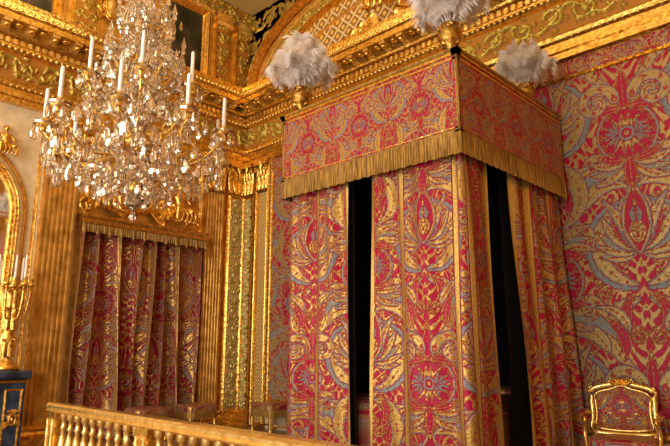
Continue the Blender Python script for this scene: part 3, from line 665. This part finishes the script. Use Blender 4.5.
def stool(x,y,rz):
    mb=MB(); P=mb.ell((0,0,.43),(.30,.26,.09),'brocade2',60,24,.4); Pc=P.reshape(-1,3); mb.c[-1]=BR.col(Pc[:,0]/.8+.1,Pc[:,1]/.8+Pc[:,2]/.8).reshape(-1,4)
    a=np.linspace(0,2*pi,160,endpoint=False); f=lambda q:np.sign(q)*np.abs(q)**.4
    P=np.zeros((160,3,3)); 
    for j,(zz,e) in enumerate(((.40,1.0),(.35,1.02),(.29,1.03))): P[:,j,0]=.30*e*f(np.cos(a))+.004*np.sin(a*80); P[:,j,1]=.26*e*f(np.sin(a)); P[:,j,2]=zz
    mb.grid(P,'fringe',False,wu=True)
    for sx in (-1,1):
        for sy in (-1,1): mb.lathe([(.02,0),(.035,.03),(.02,.06),(.03,.12),(.035,.22),(.03,.30),(.035,.36)],(sx*.24,sy*.2,0),'gold',10)
        mb.tube([(sx*.24,-.2,.1),(sx*.24,0,.12),(sx*.24,.2,.1)],.018,'gold',6)
    mb.tube([(-.24,0,.12),(0,0,.14),(.24,0,.12)],.018,'gold',6)
    mb.build('upholstered_stool',(x,y,.2),rz)
stool(-8.95,5.95,pi/2); stool(-8.95,5.02,pi/2); stool(-8.25,7.0,0)
def armchair(x,y,rz):
    mb=MB()
    def backpath(s,inset=0):
        w=.33-inset; b0=.52+inset; t0=1.06-inset; P=[]
        for t in np.linspace(0,1,9): P.append((-w+ .02*math.sin(pi*t),b0+(t0-.12-b0)*t))
        for t in np.linspace(0,1,17)[1:-1]: P.append((-w+2*w*t,t0-.12+.09*math.sin(pi*t)**.5+.03*math.cos((t-.5)*pi*3)*(1 if abs(t-.5)<.17 else 0)))
        for t in np.linspace(1,0,9): P.append((w-.02*math.sin(pi*t),b0+(t0-.12-b0)*t))
        for t in np.linspace(0,1,9)[1:-1]: P.append((w-2*w*t,b0-.02*math.sin(pi*t)))
        return np.array(P)
    rec=lambda z:.27+(z-.5)*.16
    p=backpath(0); mb.tube(np.stack([p[:,0],rec(p[:,1]),p[:,1]],1),.03,'goldpale',8,closed=True)
    p=backpath(0,.045); mb.tube(np.stack([p[:,0],rec(p[:,1])-.012,p[:,1]],1),.012,'goldpale',6,closed=True)
    c=p.mean(0); r=np.linspace(0,1,60)[None,:]
    nn=260; ii=np.linspace(0,len(p),nn,endpoint=False); pc=np.vstack([p,p[:1]]); px_=np.interp(ii,np.arange(len(pc)),pc[:,0]); pz_=np.interp(ii,np.arange(len(pc)),pc[:,1])
    U=c[0]+(px_[:,None]-c[0])*r; Z=c[1]+(pz_[:,None]-c[1])*r; Yv=rec(Z)-.05*(1-r**4)
    mb.grid(np.stack([U,Yv,Z],-1),'brocade',True,BR.col(U/.62,(Z-.8)/.62+.92),wu=True)
    mb.grid(np.stack([U,rec(Z)+.02,Z],-1),'brocade2',True,BR.col(U/.75,Z/.75),wu=True)
    FF=Frame((0,.0,0),(1,0,0),(0,0,1),(0,-1,0))
    for k in range(-2,3): leafsheet(mb,FF,k*.02,1.02,-.33,.05,.08,.02,'gold',tilt=k*.5)
    for s_ in (-1,1):
        scroll(mb,FF,s_*.12,1.05,-.34,.035,1.2,pi/2,s_,.010,'gold'); scroll(mb,FF,s_*.30,.97,-.33,.035,1.2,pi/2,-s_,.010,'gold')
        t=np.linspace(0,1,16)
        mb.tube(np.stack([s_*(.33+.06*np.sin(t*pi)),.27-.46*t,.72+.03*np.sin(t*pi)-.02*t],1),.022,'goldpale',8)
        scroll(mb,Frame((s_*.33,-.19,.68),(0,1,0),(0,0,1),(s_,0,0)),0,0,0,.04,1.1,pi/2,1,.02,'gold')
        mb.tube(np.stack([s_*(.33+.02*np.sin(t*pi)),-.19+.06*np.sin(t*pi)-.03*t,.70-.30*t],1),.022,'goldpale',8)
        mb.ell((s_*.38,.05,.755),(.035,.12,.025),'brocade2',12,8)
        mb.tube(np.stack([s_*(.31+.03*np.sin(t*pi)),-.27-.04*np.sin(t*2*pi),.38-.36*t],1),.038*(1-.5*t)+.004,'gold',8); mb.ell((s_*.31,-.28,.022),(.03,.035,.022),'gold',8,6)
        mb.tube(np.stack([s_*(.29+.02*t),.26+.06*t,.52-.5*t],1),.03*(1-.35*t),'gold',8)
    P=mb.ell((0,-.01,.36),(.35,.31,.06),'gold',32,10,.3); P=mb.ell((0,-.01,.44),(.33,.29,.08),'brocade',90,30,.4); Pc=P.reshape(-1,3); mb.c[-1]=BR.col(Pc[:,0]/.75,Pc[:,1]/.75).reshape(-1,4)
    leafsheet(mb,FF,0,.30,.31,.2,.1,.02,'gold')
    mb.build('gilt_armchair',(x,y,.2),rz)
armchair(-2.31,6.78,math.radians(14))

# ------------------------------------------------------------------ chandelier
mb=MB()
ringz=[(0,0),(.55,-.25),(.9,-.55),(1,-.72),(.6,-.92),(0,-1.0)]
def drop(p,L,W,flat=.55,rot=None,mat='crystal'):
    rot=rng.rand()*pi if rot is None else rot; a=np.arange(6)*pi/3
    V=[(0,0,0)]
    for r_,z_ in ringz[1:5]:
        for q in a:
            x_,y_=W*r_*math.cos(q),W*flat*r_*math.sin(q); V.append((x_*math.cos(rot)-y_*math.sin(rot),x_*math.sin(rot)+y_*math.cos(rot),L*z_))
    V.append((0,0,-L)); F=[]
    for k in range(6):
        k2=(k+1)%6; F.append((0,1+k,1+k2))
        for j in range(3): F.append((1+6*j+k,1+6*(j+1)+k,1+6*(j+1)+k2,1+6*j+k2))
        F.append((19+k,25,19+k2))
    mb.add(np.array(V)+np.array(p),F,mat,False)
def bead(p,r): drop((p[0],p[1],p[2]+r),2*r,r,1.0)
mb.lathe([(0,-.36),(.03,-.35),(.05,-.32),(.03,-.29),(.02,-.27)],(0,0,0),'gold',12)
mb.lathe([(.02,-.27),(.06,-.24),(.11,-.17),(.10,-.10),(.05,-.05),(.035,-.02)],(0,0,0),'crystal',12,False)
mb.lathe([(.035,-.02),(.10,.0),(.12,.03),(.10,.06),(.04,.09)],(0,0,0),'gold',14)
mb.lathe([(.035,.09),(.05,.14),(.085,.24),(.06,.36),(.03,.42)],(0,0,0),'crystal',12,False)
mb.lathe([(.03,.42),(.08,.45),(.09,.48),(.04,.52)],(0,0,0),'gold',14)
mb.lathe([(.03,.52),(.06,.60),(.07,.72),(.04,.86),(.025,.95)],(0,0,0),'crystal',12,False)
mb.lathe([(.025,.95),(.07,.98),(.07,1.01),(.03,1.05)],(0,0,0),'gold',14)
mb.lathe([(.025,1.05),(.05,1.12),(.055,1.22),(.02,1.36)],(0,0,0),'crystal',12,False)
SC=.94; ZL=3.02
mb.lathe([(.02,1.36),(.05,1.40),(.03,1.46),(.012,1.5),(.012,(ZC-ZL)/SC-.02),(.06,(ZC-ZL)/SC-.01),(.1,(ZC-ZL)/SC)],(0,0,0),'gold',10)
mb.ell((0,0,-.42),(.065,.065,.065),'crystal',10,7,smooth=False); drop((0,0,-.475),.10,.03,.9)
def candle(p,h=.30):
    x_,y_,z_=p
    mb.lathe([(0,-.02),(.03,-.015),(.02,0),(.055,.015),(.06,.025),(.02,.03)],p,'gold',10)
    mb.lathe([(.02,.02),(.028,.04),(.022,.08),(.016,.09)],p,'goldpale',8)
    mb.lathe([(.016,.03),(.0145,h),(.004,h+.012),(0,h+.012)],p,'wax',8); mb.tube([(x_,y_,z_+h+.01),(x_,y_+.002,z_+h+.035)],.002,'wick',4)
    mb.lathe([(.02,.022),(.075,.03),(.08,.045),(.03,.034)],p,'crystal',10,False)
    for k in range(7):
        a=k*2*pi/7+rng.rand()*.2; drop((x_+.075*math.cos(a),y_+.075*math.sin(a),z_+.03),.085+.035*rng.rand(),.021)
def tier(n,R,zs,zc,a0,dip,nd,ch=.3,cand=True,size=.085):
    ends=[]
    for k in range(n):
        a=a0+k*2*pi/n; t=np.linspace(0,1,22); rr=.05+(R-.05)*(t**.8); zz=zs+(zc-zs)*t**2-dip*np.sin(pi*t)
        path=np.stack([rr*math.cos(a),rr*math.sin(a),zz],1); mb.tube(path,.009,'gold',6)
        FF=Frame((0,0,0),(math.cos(a),math.sin(a),0),(0,0,1),(-math.sin(a),math.cos(a),0)); scroll(mb,FF,R*.55,zs+.02,0,R*.16,1.2,-pi/2,1,.007,'gold'); scroll(mb,FF,R*.82,zs-.02,0,R*.10,1.2,pi/2,-1,.006,'gold')
        for q in range(nd):
            s=(q+.7)/nd; i=int(s*21); p=path[i]; L=size*(.8+.9*rng.rand()); bead((p[0],p[1],p[2]-.03),.012); drop((p[0]+.01*rng.randn(),p[1]+.01*rng.randn(),p[2]-.045),L,L*.32)
        e=path[-1]
        if cand: candle((e[0],e[1],e[2]+.02),ch)
        else:
            drop((e[0],e[1],e[2]),.12,.03)
            mb.lathe([(0,0),(.02,.01),(.012,.05),(.02,.07),(0,.16)],(e[0],e[1],e[2]),'crystal',6,False)
        ends.append((e,a))
    for k in range(n):
        p,q=ends[k][0],ends[(k+1)%n][0]
        for j in range(1,13):
            t=j/13; r_=p*(1-t)+q*t; z_=r_[2]-.20*math.sin(pi*t)*(R/.6); bead((r_[0],r_[1],z_),.012)
            if j%2: drop((r_[0],r_[1],z_-.015),.10+.04*rng.rand(),.027)
    return ends
E1=tier(9,.66,-.04,.06,.02,.12,7,.31)
E2=tier(6,.42,.12,.40,.55,.06,6,.33)
E3=tier(8,.30,.55,.80,.1,.05,5,cand=False)
E4=tier(6,.22,.98,1.15,.3,.03,4,cand=False,size=.06)
for k in range(16):
    a=k*2*pi/16; 
    for j in range(11):
        t=j/10; R_=.42*math.cos(t*pi/2)**.8+.04; z_=-.08-.28*t-.06*math.sin(pi*t); bead((R_*math.cos(a),R_*math.sin(a),z_),.0115)
        if j%3==1: drop((R_*math.cos(a),R_*math.sin(a),z_-.015),.09,.027)
for (ra,za,rb,zb_) in ((.08,1.36,.22,1.15),(.05,1.0,.30,.80),(.08,.48,.42,.40),(.30,.77,.42,.46)):
    for k in range(12):
        a=k*2*pi/12+.2
        for j in range(12):
            t=j/11; R_=ra+(rb-ra)*t; z_=za+(zb_-za)*t-.07*math.sin(pi*t); bead((R_*math.cos(a),R_*math.sin(a),z_),.010)
        if k%2: drop((rb*.7*math.cos(a),rb*.7*math.sin(a),(za+zb_)/2-.06),.11,.03)
for k in range(90):
    a=rng.rand()*2*pi; R_=.12+.5*rng.rand(); z_=-.02-.16*rng.rand() if k%2 else .12+.40*rng.rand()*(1-R_*1.1)
    mb.tube([(R_*math.cos(a),R_*math.sin(a),z_+.06),(R_*math.cos(a),R_*math.sin(a),z_)],.0015,'gold',3); drop((R_*math.cos(a),R_*math.sin(a),z_),.10+.05*rng.rand(),.031)
for k in range(55):
    a=rng.rand()*2*pi; R_=.06+.22*rng.rand(); z_=.45+.75*rng.rand(); drop((R_*math.cos(a),R_*math.sin(a),z_),.08+.05*rng.rand(),.027)
for v in mb.v: v*=SC
mb.build('crystal_chandelier',(-3.81,1.93,ZL))

# ------------------------------------------------------------------ LIGHT
def area(name,loc,rot,sx,sy,E,col):
    l=bpy.data.lights.new(name,'AREA'); l.shape='RECTANGLE'; l.size=sx; l.size_y=sy; l.energy=E; l.color=col
    o=bpy.data.objects.new(name,l); o.location=loc; o.rotation_euler=rot; bpy.context.scene.collection.objects.link(o); return o
for k,xc in enumerate((-7.4,-4.2,-1.0)): area('window_daylight',(xc,YB+.05,3.4),(math.radians(90),0,0),1.9,6.0,(205,235,255)[k],(1,.96,.90))
area('ceiling_fill',(-4.2,1.0,8.8),(0,0,0),8,6,70,(1,.84,.58))  # unseen fill lamp added below the ceiling for warm bounce
area('bounce_uplight',(-5.5,2.0,6.0),(math.radians(180),0,0),4,4,240,(1,.82,.50))  # unseen lamp added in mid-air, aimed up to imitate bounced light
w=bpy.data.worlds.new('World'); w.use_nodes=True; bpy.context.scene.world=w
w.node_tree.nodes['Background'].inputs[0].default_value=(1,.96,.9,1); w.node_tree.nodes['Background'].inputs[1].default_value=1.8
bpy.context.scene.view_settings.view_transform='Standard'
# ------------------------------------------------------------------ CAMERA
cam=bpy.data.cameras.new('camera'); cam.lens=589/670*36; cam.sensor_width=36; co=bpy.data.objects.new('camera',cam)
co.location=(0,0,1.6); co.rotation_euler=(math.radians(90+12.2),0,math.radians(43.7)); bpy.context.scene.collection.objects.link(co); bpy.context.scene.camera=co
